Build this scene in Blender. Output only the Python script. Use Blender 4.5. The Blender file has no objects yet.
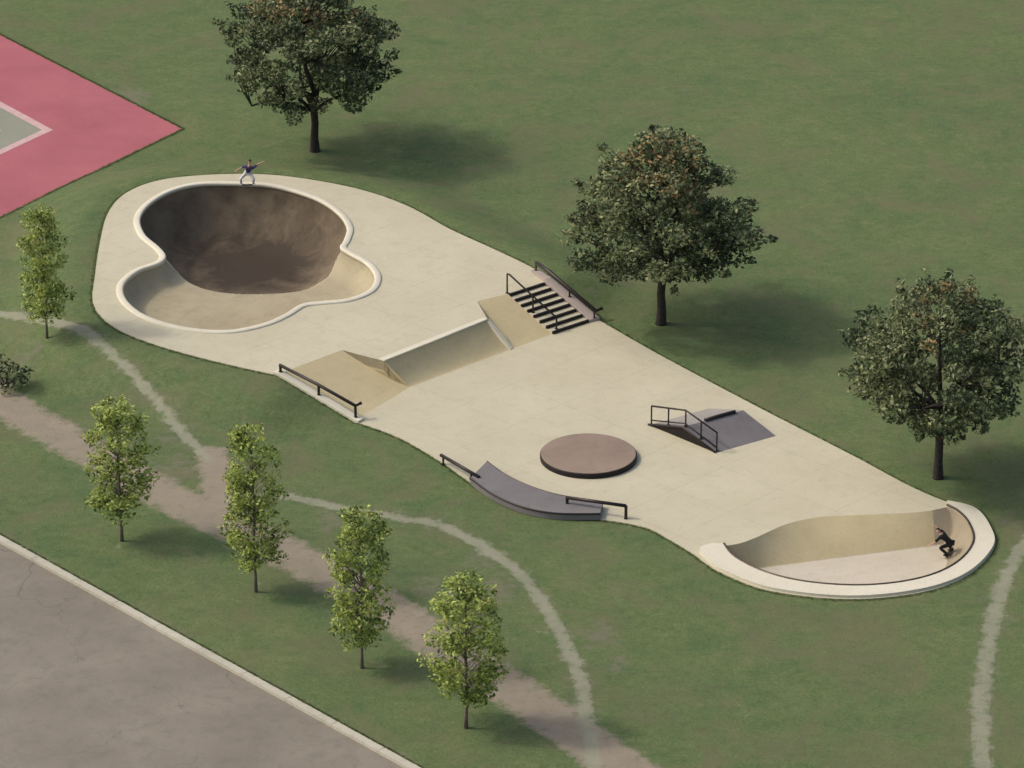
import bpy, bmesh, math, random
import numpy as np
from mathutils import Vector, Matrix, Quaternion
from mathutils.geometry import delaunay_2d_cdt

random.seed(7)
rng = np.random.default_rng(7)
R = math.radians
S = bpy.context.scene
COL = S.collection

# ------------------------------------------------------------------ camera, sky, sun, exposure
PITCH, HF, DIST = R(24), R(7), 208.0
cd = bpy.data.cameras.new('camera'); cam = bpy.data.objects.new('camera', cd); COL.objects.link(cam)
cd.sensor_width = 36; cd.lens = 18 / math.tan(HF); cd.clip_start = 1; cd.clip_end = 6000
CP = Vector((0, -DIST * math.cos(PITCH), DIST * math.sin(PITCH)))
cam.location = CP; cam.rotation_euler = (math.pi / 2 - PITCH, 0, 0); S.camera = cam

SUN_EL, SUN_AZ = R(47), math.atan2(0.09, -1.0)      # direction towards the sun in plan
sdir = Vector((math.cos(SUN_AZ) * math.cos(SUN_EL), math.sin(SUN_AZ) * math.cos(SUN_EL), math.sin(SUN_EL)))
sl = bpy.data.lights.new('sun', 'SUN'); so = bpy.data.objects.new('sun', sl); COL.objects.link(so)
sl.energy = 1.2; sl.angle = R(5); sl.color = (1.0, 0.95, 0.86)
so.rotation_euler = (-sdir).to_track_quat('-Z', 'Y').to_euler()
W = bpy.data.worlds.new('World'); S.world = W; W.use_nodes = True
nt = W.node_tree; bg = nt.nodes['Background']
sky = nt.nodes.new('ShaderNodeTexSky'); sky.sky_type = 'NISHITA'; sky.sun_disc = False
sky.sun_elevation = SUN_EL; sky.sun_rotation = math.atan2(sdir.x, sdir.y)
sky.dust_density = 5.0; sky.air_density = 1.0; sky.ozone_density = 0.0
nt.links.new(sky.outputs[0], bg.inputs[0]); bg.inputs[1].default_value = 0.15
S.view_settings.view_transform = 'Standard'; S.view_settings.look = 'None'
S.view_settings.gamma = 1; S.view_settings.use_curve_mapping = False
S.view_settings.exposure = 0.12

# ------------------------------------------------------------------ helpers
T7 = math.tan(HF)
def G(px, py, z=0.0):
    """photo pixel -> point of the horizontal plane at height z"""
    xc, yc = (px - 512) / 512 * T7, (384 - py) / 512 * T7
    d = Vector((xc, math.cos(PITCH) + yc * math.sin(PITCH), -math.sin(PITCH) + yc * math.cos(PITCH)))
    return CP + d * ((z - CP.z) / d.z)

def spline(pts, n=8, closed=False):
    P = [Vector(p) for p in pts]; m = len(P); out = []
    for i in range(m if closed else m - 1):
        if closed: a, b, c, d = P[i-1], P[i], P[(i+1) % m], P[(i+2) % m]
        else: a, b, c, d = P[max(i-1, 0)], P[i], P[i+1], P[min(i+2, m-1)]
        for k in range(n):
            t = k / n
            out.append(0.5 * ((2*b) + (c-a)*t + (2*a-5*b+4*c-d)*t*t + (3*b-a-3*c+d)*t**3))
    if not closed: out.append(P[-1].copy())
    return out

def mat(name, col, rough=0.8, metal=0.0, var=0.12, scale=3.0, bump=0.0, bscale=20.0, spec=0.3, col2=None, transl=0.0):
    m = bpy.data.materials.new(name); m.use_nodes = True; t = m.node_tree; b = t.nodes['Principled BSDF']
    b.inputs['Roughness'].default_value = rough; b.inputs['Metallic'].default_value = metal
    b.inputs['Specular IOR Level'].default_value = spec
    tc = t.nodes.new('ShaderNodeTexCoord')
    n = t.nodes.new('ShaderNodeTexNoise'); n.inputs['Scale'].default_value = scale; n.inputs['Detail'].default_value = 6
    n.inputs['Roughness'].default_value = 0.65
    t.links.new(tc.outputs['Object'], n.inputs['Vector'])
    r = t.nodes.new('ShaderNodeValToRGB'); c2 = col2 or tuple(c * (1 - var) for c in col)
    r.color_ramp.elements[0].position = 0.32; r.color_ramp.elements[1].position = 0.68
    r.color_ramp.elements[0].color = (*c2, 1); r.color_ramp.elements[1].color = (*[min(1, c * (1 + (0 if col2 else var))) for c in col], 1)
    t.links.new(n.outputs[0], r.inputs[0]); t.links.new(r.outputs[0], b.inputs['Base Color'])
    if bump:
        n2 = t.nodes.new('ShaderNodeTexNoise'); n2.inputs['Scale'].default_value = bscale; n2.inputs['Detail'].default_value = 8
        t.links.new(tc.outputs['Object'], n2.inputs['Vector'])
        bp = t.nodes.new('ShaderNodeBump'); bp.inputs['Strength'].default_value = bump; bp.inputs['Distance'].default_value = 0.05
        t.links.new(n2.outputs[0], bp.inputs['Height']); t.links.new(bp.outputs[0], b.inputs['Normal'])
    if transl:
        tr = t.nodes.new('ShaderNodeBsdfTranslucent'); mx = t.nodes.new('ShaderNodeMixShader'); mx.inputs[0].default_value = transl
        t.links.new(r.outputs[0], tr.inputs[0]); out = t.nodes['Material Output']
        t.links.new(b.outputs[0], mx.inputs[1]); t.links.new(tr.outputs[0], mx.inputs[2]); t.links.new(mx.outputs[0], out.inputs[0])
    return m

def tag(o, label=None, cat=None, group=None, kind=None):
    if label: o['label'] = label
    if cat: o['category'] = cat
    if group: o['group'] = group
    if kind: o['kind'] = kind
    return o

def empty(name, loc, label, cat, group=None, rz=0):
    o = bpy.data.objects.new(name, None); COL.objects.link(o); o.location = loc; o.rotation_euler = (0, 0, rz)
    o.empty_display_size = 0.3
    return tag(o, label, cat, group)

def link_mesh(name, me, mats, parent=None, smooth=False):
    """mesh data in WORLD coordinates; when it gets a parent it is shifted into the parent's space"""
    if not isinstance(mats, (list, tuple)): mats = [mats]
    for m in mats: me.materials.append(m)
    if smooth: me.polygons.foreach_set('use_smooth', [True] * len(me.polygons))
    o = bpy.data.objects.new(name, me); COL.objects.link(o)
    if parent is not None:
        root = parent; M = Matrix.Identity(4)
        chain = []
        while root is not None: chain.append(root); root = root.parent
        for c in reversed(chain): M = M @ Matrix.Translation(c.location) @ c.rotation_euler.to_matrix().to_4x4()
        me.transform(M.inverted()); o.parent = parent
    return o

def from_bm(name, bm, mats, parent=None, smooth=False):
    bmesh.ops.recalc_face_normals(bm, faces=bm.faces)
    me = bpy.data.meshes.new(name); bm.to_mesh(me); bm.free(); me.update()
    return link_mesh(name, me, mats, parent, smooth)

def recenter(o):
    """put a parentless mesh object's origin at its base"""
    co = np.array([v.co[:] for v in o.data.vertices]); c = (co.min(0) + co.max(0)) / 2; c[2] = co[:, 2].min()
    o.data.transform(Matrix.Translation(-Vector(c))); o.location = c
    return o

def tube(bm, pts, rad, seg=10, cap=True):
    pts = [Vector(p) for p in pts]; rads = rad if isinstance(rad, (list, tuple)) else [rad] * len(pts)
    rings = []; ref = None
    for i, p in enumerate(pts):
        d = ((pts[min(i+1, len(pts)-1)] - pts[max(i-1, 0)])).normalized()
        if ref is None: ref = d.orthogonal().normalized()
        ref = (ref - d * ref.dot(d)); ref = ref.normalized() if ref.length > 1e-5 else d.orthogonal().normalized()
        b = d.cross(ref)
        rings.append([bm.verts.new(p + (ref * math.cos(2*math.pi*k/seg) + b * math.sin(2*math.pi*k/seg)) * rads[i]) for k in range(seg)])
    for a, c in zip(rings, rings[1:]):
        for k in range(seg): bm.faces.new((a[k], a[(k+1) % seg], c[(k+1) % seg], c[k]))
    if cap: bm.faces.new(rings[0][::-1]); bm.faces.new(rings[-1])

def loft_prism(bm, top, drop):
    """closed polygon of 3D points with vertical sides 'drop' metres down"""
    vt = [bm.verts.new(p) for p in top]; vb = [bm.verts.new(Vector(p) - Vector((0, 0, drop))) for p in top]
    n = len(top)
    bm.faces.new(vt); bm.faces.new(vb[::-1])
    for i in range(n): bm.faces.new((vt[i], vb[i], vb[(i+1) % n], vt[(i+1) % n]))

def bevel(bm, w, seg=2, angle=30):
    es = [e for e in bm.edges if len(e.link_faces) == 2 and e.calc_face_angle(0) > R(angle)]
    bmesh.ops.bevel(bm, geom=es, offset=w, segments=seg, profile=0.5, affect='EDGES')

def pip(P, poly):
    """points (N,2) in polygon (M,2)"""
    P = np.asarray(P, float); poly = np.asarray(poly, float); x, y = P[:, 0], P[:, 1]
    ins = np.zeros(len(P), bool); j = len(poly) - 1
    for i in range(len(poly)):
        xi, yi, xj, yj = *poly[i], *poly[j]
        if yi != yj:
            c = ((yi > y) != (yj > y)) & (x < (xj - xi) * (y - yi) / (yj - yi) + xi); ins ^= c
        j = i
    return ins

def segdist(P, line, closed=False, vals=None):
    """distance from points to a polyline, and optionally the value interpolated at the nearest point"""
    P = np.asarray(P, float); L = np.asarray(line, float)
    if closed: L = np.vstack([L, L[:1]])
    best = np.full(len(P), 1e9); bv = np.zeros(len(P))
    if vals is not None:
        V = np.asarray(vals, float)
        if closed: V = np.append(V, V[0])
    for i in range(len(L) - 1):
        a, b = L[i], L[i+1]; d = b - a; l2 = max(d @ d, 1e-12)
        t = np.clip(((P - a) @ d) / l2, 0, 1); q = a + t[:, None] * d
        dd = np.hypot(*(P - q).T); m = dd < best
        best[m] = dd[m]
        if vals is not None: bv[m] = (V[i] + (V[i+1] - V[i]) * t)[m]
    return (best, bv) if vals is not None else best

def sstep(a, b, x):
    t = np.clip((np.asarray(x, float) - a) / (b - a), 0, 1); return t * t * (3 - 2 * t)

def xy(pts): return np.array([[p[0], p[1]] for p in pts])

def cdt_region(outline, holes=(), extra=None):
    """triangulate inside a polygon, leaving holes out -> verts2d, tris"""
    V = []; E = []
    for loop in (outline, *holes):
        s = len(V); V += [Vector((p[0], p[1])) for p in loop]
        E += [(s + i, s + (i + 1) % len(loop)) for i in range(len(loop))]
    if extra is not None: V += [Vector((p[0], p[1])) for p in extra]
    vo, _, fo, *_ = delaunay_2d_cdt(V, E, [], 0, 1e-5)
    vo = np.array([v[:] for v in vo]); f = np.array([t for t in fo if len(t) == 3]); c = vo[f].mean(1)
    k = pip(c, xy(outline))
    for h in holes: k &= ~pip(c, xy(h))
    return vo, f[k]

# ------------------------------------------------------------------ plan of the skatepark (levels: upper deck HU, lower deck 0)
HU = 1.2
upper_px = [(278,375),(240,367),(180,352),(132,336),(106,321),(93,302),(95,275),(100,242),(108,213),(126,193),(160,180),(212,174.5),
            (268,174.5),(320,181),(368,191.5),(410,207),(450,229),(496,250),(533,268),(551,280)]
up_line = spline([G(x, y, HU) for x, y in upper_px], 7)
low_px = [(598,319.5),(660,355),(760,408),(850,454),(910,486),(948,502),(975,509),(991,527),(994,548),(968,575),(922,592),(850,599),(772,591),
          (722,573),(692,553),(672,541),(650,529),(620,522),(570,516),(520,508),(478,487),(440,461),(398,437),(355,421.5)]
lo_line = spline([G(x, y, 0) for x, y in low_px], 7)
OUT = up_line + lo_line                                   # closed outline of all the concrete
OUT2 = xy(OUT); OUTZ = [p.z for p in OUT]; UP2 = xy(up_line)
A0, A1, A2, A3 = G(357,419,0), G(410,387,0), G(512,349,0), G(552,334,0)
B0_, B1_, B2_, B3_, B4_, T0 = G(286,371,HU), G(342,350,HU), G(384,361,HU), G(488,320,HU), G(477,301,HU), G(508,294,HU)
BL, BR = A3, G(588,322,0)
WV = BR - BL; WV.z = 0
TL, TR = T0, T0 + WV
bank_a, bank_b = G(355,419,0), G(597,319,0)
bu = (bank_b - bank_a).normalized(); bn = Vector((-bu.y, bu.x, 0))

def terrain(P):
    P = np.asarray(P, float); d = (P - np.array([bank_a.x, bank_a.y])) @ np.array([bn.x, bn.y])
    du = segdist(P, UP2, True); du = np.where(pip(P, UP2), 0, du)
    far = sstep(0.6, 6.0, du)
    z = HU * sstep(0.0, 3.6, d) * (1 - far)
    do, vz = segdist(P, OUT2, True, OUTZ)
    w = np.exp(-(do / 0.8) ** 2)
    return z * (1 - w) + vz * w - 0.05 * np.exp(-(do / 0.5) ** 2)

def GT(px, py):
    z = 0.0
    for _ in range(12):
        p = G(px, py, z); z = 0.5 * z + 0.5 * float(terrain([[p.x, p.y]])[0])
    p = G(px, py, z); p.z = float(terrain([[p.x, p.y]])[0]); return p

# ------------------------------------------------------------------ ground materials
def ramp(t, fac, stops):
    r = t.nodes.new('ShaderNodeValToRGB'); e = r.color_ramp.elements
    while len(e) < len(stops): e.new(0.5)
    for k, (p, c) in enumerate(stops): e[k].position = p; e[k].color = (*c, 1)
    t.links.new(fac, r.inputs[0]); return r.outputs[0]
def noise(t, vec, scale, detail=5, rough=0.6, dist=0.0):
    n = t.nodes.new('ShaderNodeTexNoise'); n.inputs['Scale'].default_value = scale; n.inputs['Detail'].default_value = detail
    n.inputs['Roughness'].default_value = rough; n.inputs['Distortion'].default_value = dist
    t.links.new(vec, n.inputs['Vector']); return n.outputs[0]
def mixc(t, fac, a, b, mode='MIX'):
    m = t.nodes.new('ShaderNodeMix'); m.data_type = 'RGBA'; m.blend_type = mode
    for s, v in ((m.inputs[0], fac), (m.inputs[6], a), (m.inputs[7], b)):
        if hasattr(v, 'links') or isinstance(v, bpy.types.NodeSocket): t.links.new(v, s)
        elif isinstance(v, tuple): s.default_value = (*v, 1)
        else: s.default_value = v
    return m.outputs[2]
def mth(t, op, a, b=0.0, clamp=False):
    m = t.nodes.new('ShaderNodeMath'); m.operation = op; m.use_clamp = clamp
    for s, v in ((m.inputs[0], a), (m.inputs[1], b)):
        if isinstance(v, bpy.types.NodeSocket): t.links.new(v, s)
        else: s.default_value = v
    return m.outputs[0]

def turf_material():
    m = bpy.data.materials.new('turf'); m.use_nodes = True; t = m.node_tree; b = t.nodes['Principled BSDF']
    b.inputs['Roughness'].default_value = 0.95; b.inputs['Specular IOR Level'].default_value = 0.1
    v = t.nodes.new('ShaderNodeTexCoord').outputs['Object']
    big = noise(t, v, 0.09, 4, 0.6, 0.6); mid = noise(t, v, 0.55, 6, 0.7, 0.4); fine = noise(t, v, 7.0, 8, 0.8); fine2 = noise(t, v, 2.2, 6, 0.75)
    c = ramp(t, big, [(0.3, (0.101,0.148,0.068)), (0.5, (0.126,0.170,0.073)), (0.7, (0.158,0.194,0.083))])
    c2 = ramp(t, mid, [(0.28, (0.074,0.132,0.062)), (0.5, (0.120,0.168,0.070)), (0.72, (0.181,0.200,0.097))])
    c = mixc(t, 0.55, c, c2)
    f = ramp(t, fine, [(0.3, (0.62,0.64,0.60)), (0.52, (1.0,1.0,1.0)), (0.72, (1.38,1.34,1.3))])
    c = mixc(t, 1.0, c, f, 'MULTIPLY')
    f2 = ramp(t, fine2, [(0.33, (0.84,0.86,0.82)), (0.67, (1.14,1.12,1.12))])
    c = mixc(t, 1.0, c, f2, 'MULTIPLY')
    c = mixc(t, ramp(t, noise(t, v, 0.23, 7, 0.7, 1.0), [(0.47, (0,0,0)), (0.70, (.85,.85,.85))]), c, (0.155,0.150,0.085))
    at = t.nodes.new('ShaderNodeAttribute'); at.attribute_name = 'wear'
    sp = t.nodes.new('ShaderNodeSeparateColor'); t.links.new(at.outputs['Color'], sp.inputs[0])
    jag = mth(t, 'SUBTRACT', noise(t, v, 1.6, 8, 0.75), 0.5)
    def mask(ch, gain):
        x = mth(t, 'ADD', sp.outputs[ch], mth(t, 'MULTIPLY', jag, 2.1)); x = mth(t, 'SUBTRACT', x, 0.5)
        return mth(t, 'ADD', mth(t, 'MULTIPLY', x, gain), 0.0, True)
    brown = mixc(t, fine2, (0.150,0.150,0.098), (0.225,0.200,0.150))
    pink = mixc(t, mid, (0.218,0.207,0.151), (0.414,0.328,0.263))
    pale = mixc(t, mid, (0.20,0.22,0.15), (0.40,0.385,0.29))
    c = mixc(t, mth(t, 'MULTIPLY', mask(2, 2.4), 0.8), c, brown)
    c = mixc(t, mth(t, 'MULTIPLY', mask(0, 1.9), 0.88), c, pink)
    c = mixc(t, mth(t, 'MULTIPLY', mask(1, 2.2), 0.80), c, pale)
    t.links.new(c, b.inputs['Base Color'])
    bp = t.nodes.new('ShaderNodeBump'); bp.inputs['Strength'].default_value = 0.7; bp.inputs['Distance'].default_value = 0.10
    t.links.new(fine, bp.inputs['Height']); t.links.new(bp.outputs[0], b.inputs['Normal'])
    return m
M_TURF = turf_material()

def concrete(name, lo, hi, stain=(0.30,0.27,0.21), joint=0.0, wear=0.35):
    m = bpy.data.materials.new(name); m.use_nodes = True; t = m.node_tree; b = t.nodes['Principled BSDF']
    b.inputs['Roughness'].default_value = 0.82; b.inputs['Specular IOR Level'].default_value = 0.25
    v = t.nodes.new('ShaderNodeTexCoord').outputs['Object']
    big = noise(t, v, 0.22, 6, 0.65, 0.3); fine = noise(t, v, 9.0, 8, 0.75); mid = noise(t, v, 1.3, 8, 0.7, 0.5)
    c = ramp(t, big, [(0.3, lo), (0.7, hi)])
    c = mixc(t, 1.0, c, ramp(t, fine, [(0.3, (0.90,0.90,0.90)), (0.7, (1.06,1.06,1.06))]), 'MULTIPLY')
    c = mixc(t, mth(t, 'MULTIPLY', ramp(t, mid, [(0.50, (0,0,0)), (0.78, (1,1,1))]), wear), c, stain)
    if joint:
        mp = t.nodes.new('ShaderNodeMapping'); mp.inputs['Rotation'].default_value = (0, 0, -math.atan2(bu.y, bu.x))
        t.links.new(v, mp.inputs['Vector']); s = t.nodes.new('ShaderNodeSeparateXYZ'); t.links.new(mp.outputs[0], s.inputs[0])
        lines = []
        for ax in (0, 1):
            w = mth(t, 'PINGPONG', s.outputs[ax], 1.75); lines.append(mth(t, 'LESS_THAN', w, 0.014))
        j = mth(t, 'MAXIMUM', lines[0], lines[1])
        c = mixc(t, mth(t, 'MULTIPLY', j, joint), c, (0.20,0.18,0.15))
    t.links.new(c, b.inputs['Base Color'])
    bp = t.nodes.new('ShaderNodeBump'); bp.inputs['Strength'].default_value = 0.15; bp.inputs['Distance'].default_value = 0.02
    t.links.new(fine, bp.inputs['Height']); t.links.new(bp.outputs[0], b.inputs['Normal'])
    return m

M_DECK = concrete('deck concrete', (0.475,0.441,0.315), (0.541,0.506,0.373), joint=0.32)
M_BANK = concrete('bank concrete', (0.473,0.402,0.234), (0.567,0.489,0.297), stain=(0.347,0.278,0.162))
M_RIM = concrete('pale rim concrete', (0.60,0.565,0.44), (0.68,0.645,0.52), stain=(0.42,0.38,0.31), wear=0.25)
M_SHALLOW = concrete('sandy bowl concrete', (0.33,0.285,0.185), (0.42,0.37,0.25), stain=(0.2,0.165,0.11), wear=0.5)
M_DEEP = concrete('shaded bowl plaster', (0.075,0.057,0.043), (0.130,0.102,0.076), stain=(0.036,0.027,0.022), wear=0.85)
def shaded_deep_material():  # the bowl's depth shading painted into the colour, made ragged with noise
    m = concrete('shaded bowl plaster', (0.178,0.140,0.090), (0.259,0.205,0.135), stain=(0.115,0.086,0.057), wear=0.6); t = m.node_tree; b = t.nodes['Principled BSDF']
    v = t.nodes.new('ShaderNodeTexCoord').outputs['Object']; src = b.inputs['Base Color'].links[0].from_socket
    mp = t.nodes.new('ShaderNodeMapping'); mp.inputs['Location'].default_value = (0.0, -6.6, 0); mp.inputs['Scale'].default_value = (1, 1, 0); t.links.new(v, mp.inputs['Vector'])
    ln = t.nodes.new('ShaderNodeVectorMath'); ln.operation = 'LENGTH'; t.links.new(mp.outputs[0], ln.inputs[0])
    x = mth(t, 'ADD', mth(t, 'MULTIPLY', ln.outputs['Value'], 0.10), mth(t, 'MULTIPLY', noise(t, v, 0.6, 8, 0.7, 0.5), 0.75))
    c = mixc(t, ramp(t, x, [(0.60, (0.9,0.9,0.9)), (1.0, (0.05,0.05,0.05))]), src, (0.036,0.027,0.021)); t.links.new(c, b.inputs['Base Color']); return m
M_DEEP = shaded_deep_material()
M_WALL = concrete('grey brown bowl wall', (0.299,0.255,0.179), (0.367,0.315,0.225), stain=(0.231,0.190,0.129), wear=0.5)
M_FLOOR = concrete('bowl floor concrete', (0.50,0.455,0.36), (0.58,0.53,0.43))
M_DISC = concrete('brown disc concrete', (0.225,0.172,0.135), (0.305,0.235,0.185), stain=(0.16,0.12,0.095), wear=0.4)
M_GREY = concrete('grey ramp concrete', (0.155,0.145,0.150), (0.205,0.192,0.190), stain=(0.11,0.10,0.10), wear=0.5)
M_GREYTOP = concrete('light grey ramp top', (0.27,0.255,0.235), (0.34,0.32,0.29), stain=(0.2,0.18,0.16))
M_EDGE = mat('dark ledge edge and ramp side shade', (0.014,0.011,0.011), 0.6, bump=0.2, var=0.3)
M_STEEL = mat('dark brown painted steel', (0.026,0.019,0.018), 0.45, metal=0.3, var=0.35, scale=6, spec=0.5)
M_COPING = mat('dark steel coping', (0.10,0.08,0.06), 0.45, metal=0.6, var=0.3, scale=5)
M_NOSE = mat('black nosing and riser shade', (0.022,0.018,0.019), 0.6, var=0.3, scale=5, bump=0.1)  # black nosing that also paints in the shade of the unlit risers
M_ASPH = concrete('worn asphalt', (0.187,0.166,0.134), (0.250,0.224,0.181), stain=(0.118,0.110,0.097), wear=0.55)
def add_cracks(m, scale, w):
    t = m.node_tree; b = t.nodes['Principled BSDF']; v = t.nodes.new('ShaderNodeTexCoord').outputs['Object']; src = b.inputs['Base Color'].links[0].from_socket
    nz = t.nodes.new('ShaderNodeTexNoise'); nz.inputs['Scale'].default_value = .8; nz.inputs['Detail'].default_value = 6; t.links.new(v, nz.inputs['Vector'])
    vm = t.nodes.new('ShaderNodeVectorMath'); vm.operation = 'MULTIPLY_ADD'; t.links.new(nz.outputs['Color'], vm.inputs[0]); vm.inputs[1].default_value = (1.6, 1.6, 0); t.links.new(v, vm.inputs[2])
    vo_ = t.nodes.new('ShaderNodeTexVoronoi'); vo_.feature = 'DISTANCE_TO_EDGE'; vo_.inputs['Scale'].default_value = scale; t.links.new(vm.outputs[0], vo_.inputs['Vector'])
    k = mth(t, 'LESS_THAN', vo_.outputs['Distance'], w); k = mth(t, 'MULTIPLY', k, mth(t, 'GREATER_THAN', noise(t, v, .12, 3), .5))
    t.links.new(mixc(t, mth(t, 'MULTIPLY', k, .3), src, (0.07,0.065,0.06)), b.inputs['Base Color'])
add_cracks(M_ASPH, .16, .0035)
M_KERB = concrete('kerb concrete', (0.42,0.40,0.32), (0.52,0.50,0.41), stain=(0.2,0.2,0.14), wear=0.5)
M_PINK = concrete('pink acrylic court', (0.335,0.096,0.120), (0.419,0.131,0.152), stain=(0.279,0.123,0.104), wear=0.5)
M_CGREEN = concrete('grey green court', (0.20,0.215,0.155), (0.28,0.285,0.22), stain=(0.30,0.24,0.22), wear=0.5)
M_LINE = mat('worn court line paint', (0.50,0.30,0.30), 0.8, col2=(0.56,0.42,0.40), scale=2)
M_LINE2 = mat('worn pale line paint', (0.50,0.54,0.44), 0.8, col2=(0.36,0.36,0.28), scale=2)

# ------------------------------------------------------------------ ground sheet with paths, road, court cut into the same triangulation
def pl(px): return [GT(x, y) for x, y in px]
def strip(px, width, seed):
    c = spline(pl(px), 5); r = random.Random(seed); L = []; Rr = []
    for i, p in enumerate(c):
        d = (c[min(i+1, len(c)-1)] - c[max(i-1, 0)]); d.z = 0; d.normalize(); n = Vector((-d.y, d.x, 0))
        w = (width[i * (len(width) - 1) // max(1, len(c) - 1)] if isinstance(width, list) else width) / 2 * r.uniform(0.85, 1.15)
        L.append(p + n * w); Rr.append(p - n * w)
    return c, L + Rr[::-1]
paths = [  # centreline pixels, width, channel (0 pink dirt, 1 pale dust)
    ([(-70,350),(0,400),(50,430),(100,458),(150,487),(205,515),(262,540),(305,563),(350,588),(400,616),(440,645),(520,695),(620,765),(720,840)], 2.5, 0),
    ([(212,452),(216,480),(222,505),(228,530)], 1.5, 0),
    ([(-60,304),(0,314),(45,321),(78,328),(108,350),(140,382),(165,411),(190,441),(208,460)], 0.62, 1),
    ([(236,497),(290,497),(340,508),(400,518),(440,525),(480,545),(515,570),(540,600),(560,632),(576,668),(588,720),(596,800)], 0.62, 1),
    ([(1060,505),(1022,548),(1003,585),(992,625),(985,668),(980,730),(986,810)], 0.72, 1),
]
regions = []; cents = []
for k, (pxs, w, ch) in enumerate(paths):
    c, poly = strip(pxs, w * 1.0, 11 + k); cents.append((xy(c), w, ch)); regions.append(('path', poly))
# road with kerb (straight line in the photo, lower left)
ra, rb = GT(0, 538), GT(240, 671); rd = (rb - ra); rd.z = 0; rd.normalize(); rn = Vector((-rd.y, rd.x, 0))
if rn.y > 0: rn = -rn
KW = 0.36
r0, r1 = ra - rd * 70, rb + rd * 70
road_poly = [r0 + rn * (KW * .5), r1 + rn * (KW * .5), r1 + rn * 14, r0 + rn * 14]
kerb_poly = [r0 - rn * (KW * .5), r1 - rn * (KW * .5), r1 + rn * (KW * .5), r0 + rn * (KW * .5)]
# court
cc = G(182, 129, 0); ce1 = G(0, 217, 0); ce2 = G(120, 97, 0)
e1 = (ce1 - cc).normalized(); e2 = (ce2 - cc).normalized()
court_poly = [cc, cc + e1 * 36, cc + e1 * 36 + e2 * 34, cc + e2 * 34]

gx = np.arange(-36, 36.1, 0.6); gy = np.arange(-52, 78, 0.6)
grid = np.stack(np.meshgrid(gx, gy), -1).reshape(-1, 2); grid += rng.uniform(-.12, .12, grid.shape)
cx = np.concatenate([np.arange(-1500, -36, 90), np.arange(-36, 37, 12), np.arange(60, 1500, 90)])
cy = np.concatenate([np.arange(-600, -52, 60), np.arange(-52, 79, 13), np.arange(100, 2400, 100)])
coarse = np.stack(np.meshgrid(cx, cy), -1).reshape(-1, 2)
coarse = coarse[(abs(coarse[:, 0]) > 37) | (coarse[:, 1] < -53) | (coarse[:, 1] > 79)]
near = np.vstack([OUT2 + o for o in ((0, 0),)])
pts = grid[segdist(grid, OUT2, True) > 0.15]
# extra rows close to the slab edge so that the turf follows it tightly
ring = []
for i in range(len(OUT2)):
    d = OUT2[(i+1) % len(OUT2)] - OUT2[i]
    if np.hypot(*d) < 1e-6: continue
    n = np.array([-d[1], d[0]]) / np.hypot(*d)
    for s in (.3, .8): ring += [OUT2[i] + n * s, OUT2[i] - n * s]
V = [Vector(p) for p in pts] + [Vector(p) for p in coarse] + [Vector(p) for p in ring]
for c, w, ch in cents: V += [Vector(p) for p in c]
E = []
def loop(P):
    s = len(V); V.extend(Vector((p[0], p[1])) for p in P)
    E.extend((s + i, s + (i + 1) % len(P)) for i in range(len(P)))
loop(OUT2); loop(xy(court_poly)); loop(xy(road_poly)); loop(xy(kerb_poly))
for _, poly in regions: loop(xy(poly))
vo, _, fo, *_ = delaunay_2d_cdt(V, E, [], 0, 1e-4)
vo = np.array([v[:] for v in vo]); F = np.array([f for f in fo if len(f) == 3]); C = vo[F].mean(1)
Z = terrain(vo); far = (abs(vo[:, 0]) > 60) | (vo[:, 1] > 120) | (vo[:, 1] < -80); Z[far] = 0.0
# wear attribute
wear = np.zeros((len(vo), 4)); wear[:, 3] = 1
for c, w, ch in cents:
    d = segdist(vo, c); wear[:, ch] = np.maximum(wear[:, ch], 1.15 * (1 - sstep(w * 0.28, w * 0.80, d)))
    wear[:, 2] = np.maximum(wear[:, 2], 0.62 * (1 - sstep(w * .4, w * 0.4 + 1.3, d)))
for x, y, r, s in [(175,470,2.6,.8),(165,440,1.8,.7),(500,590,2.4,.85),(480,560,2.0,.8),(600,635,2.2,.85),(615,665,1.6,.8),(620,590,1.6,.6),(330,520,2.2,.8),(430,590,2.4,.75),
                   (30,360,2.5,.7),(70,350,1.2,.7),(140,545,1.6,.55),(195,275,0,0),(300,170,2.2,.55),(190,160,2.6,.5),(130,98,3,.9),(680,90,3,.55),(740,120,2.5,.5),
                   (570,280,1.2,.75),(590,300,1.0,.7),(640,345,1.0,.6),(800,420,1.4,.55),(520,300,0,0),(1005,620,1.8,.7),(1010,520,2.0,.7),(300,100,3,.5),(900,200,3,.4),(840,90,3,.4),
                   (60,495,2.2,.4),(200,570,1.5,.45),(560,740,3,.5),(880,640,2.4,.45),(700,640,2.5,.3)]:
    if r <= 0: continue
    p = G(x, y, 0); d = np.hypot(vo[:, 0] - p.x, (vo[:, 1] - p.y) * 0.6); wear[:, 2] = np.maximum(wear[:, 2], s * (1 - sstep(0, r, d)))
for px_ in ([(214,572),(216,598),(236,602),(254,598),(262,575)], [(118,540),(121,551),(135,554)], [(528,625),(540,632)], [(515,645),(521,652)]):
    c = xy(spline(pl(px_), 4)); d = segdist(vo, c); wear[:, 1] = np.maximum(wear[:, 1], 0.62 * (1 - sstep(.05, .5, d)))
# thin dry line where the mower cannot reach, along the slab
d_out = segdist(vo, OUT2, True); wear[:, 2] = np.maximum(wear[:, 2], 0.5 * (1 - sstep(0, .5, d_out)))
dk = segdist(vo, xy([r0 - rn * .3, r1 - rn * .3])); wear[:, 2] = np.maximum(wear[:, 2], 0.75 * (1 - sstep(0, .6, dk)))

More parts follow.
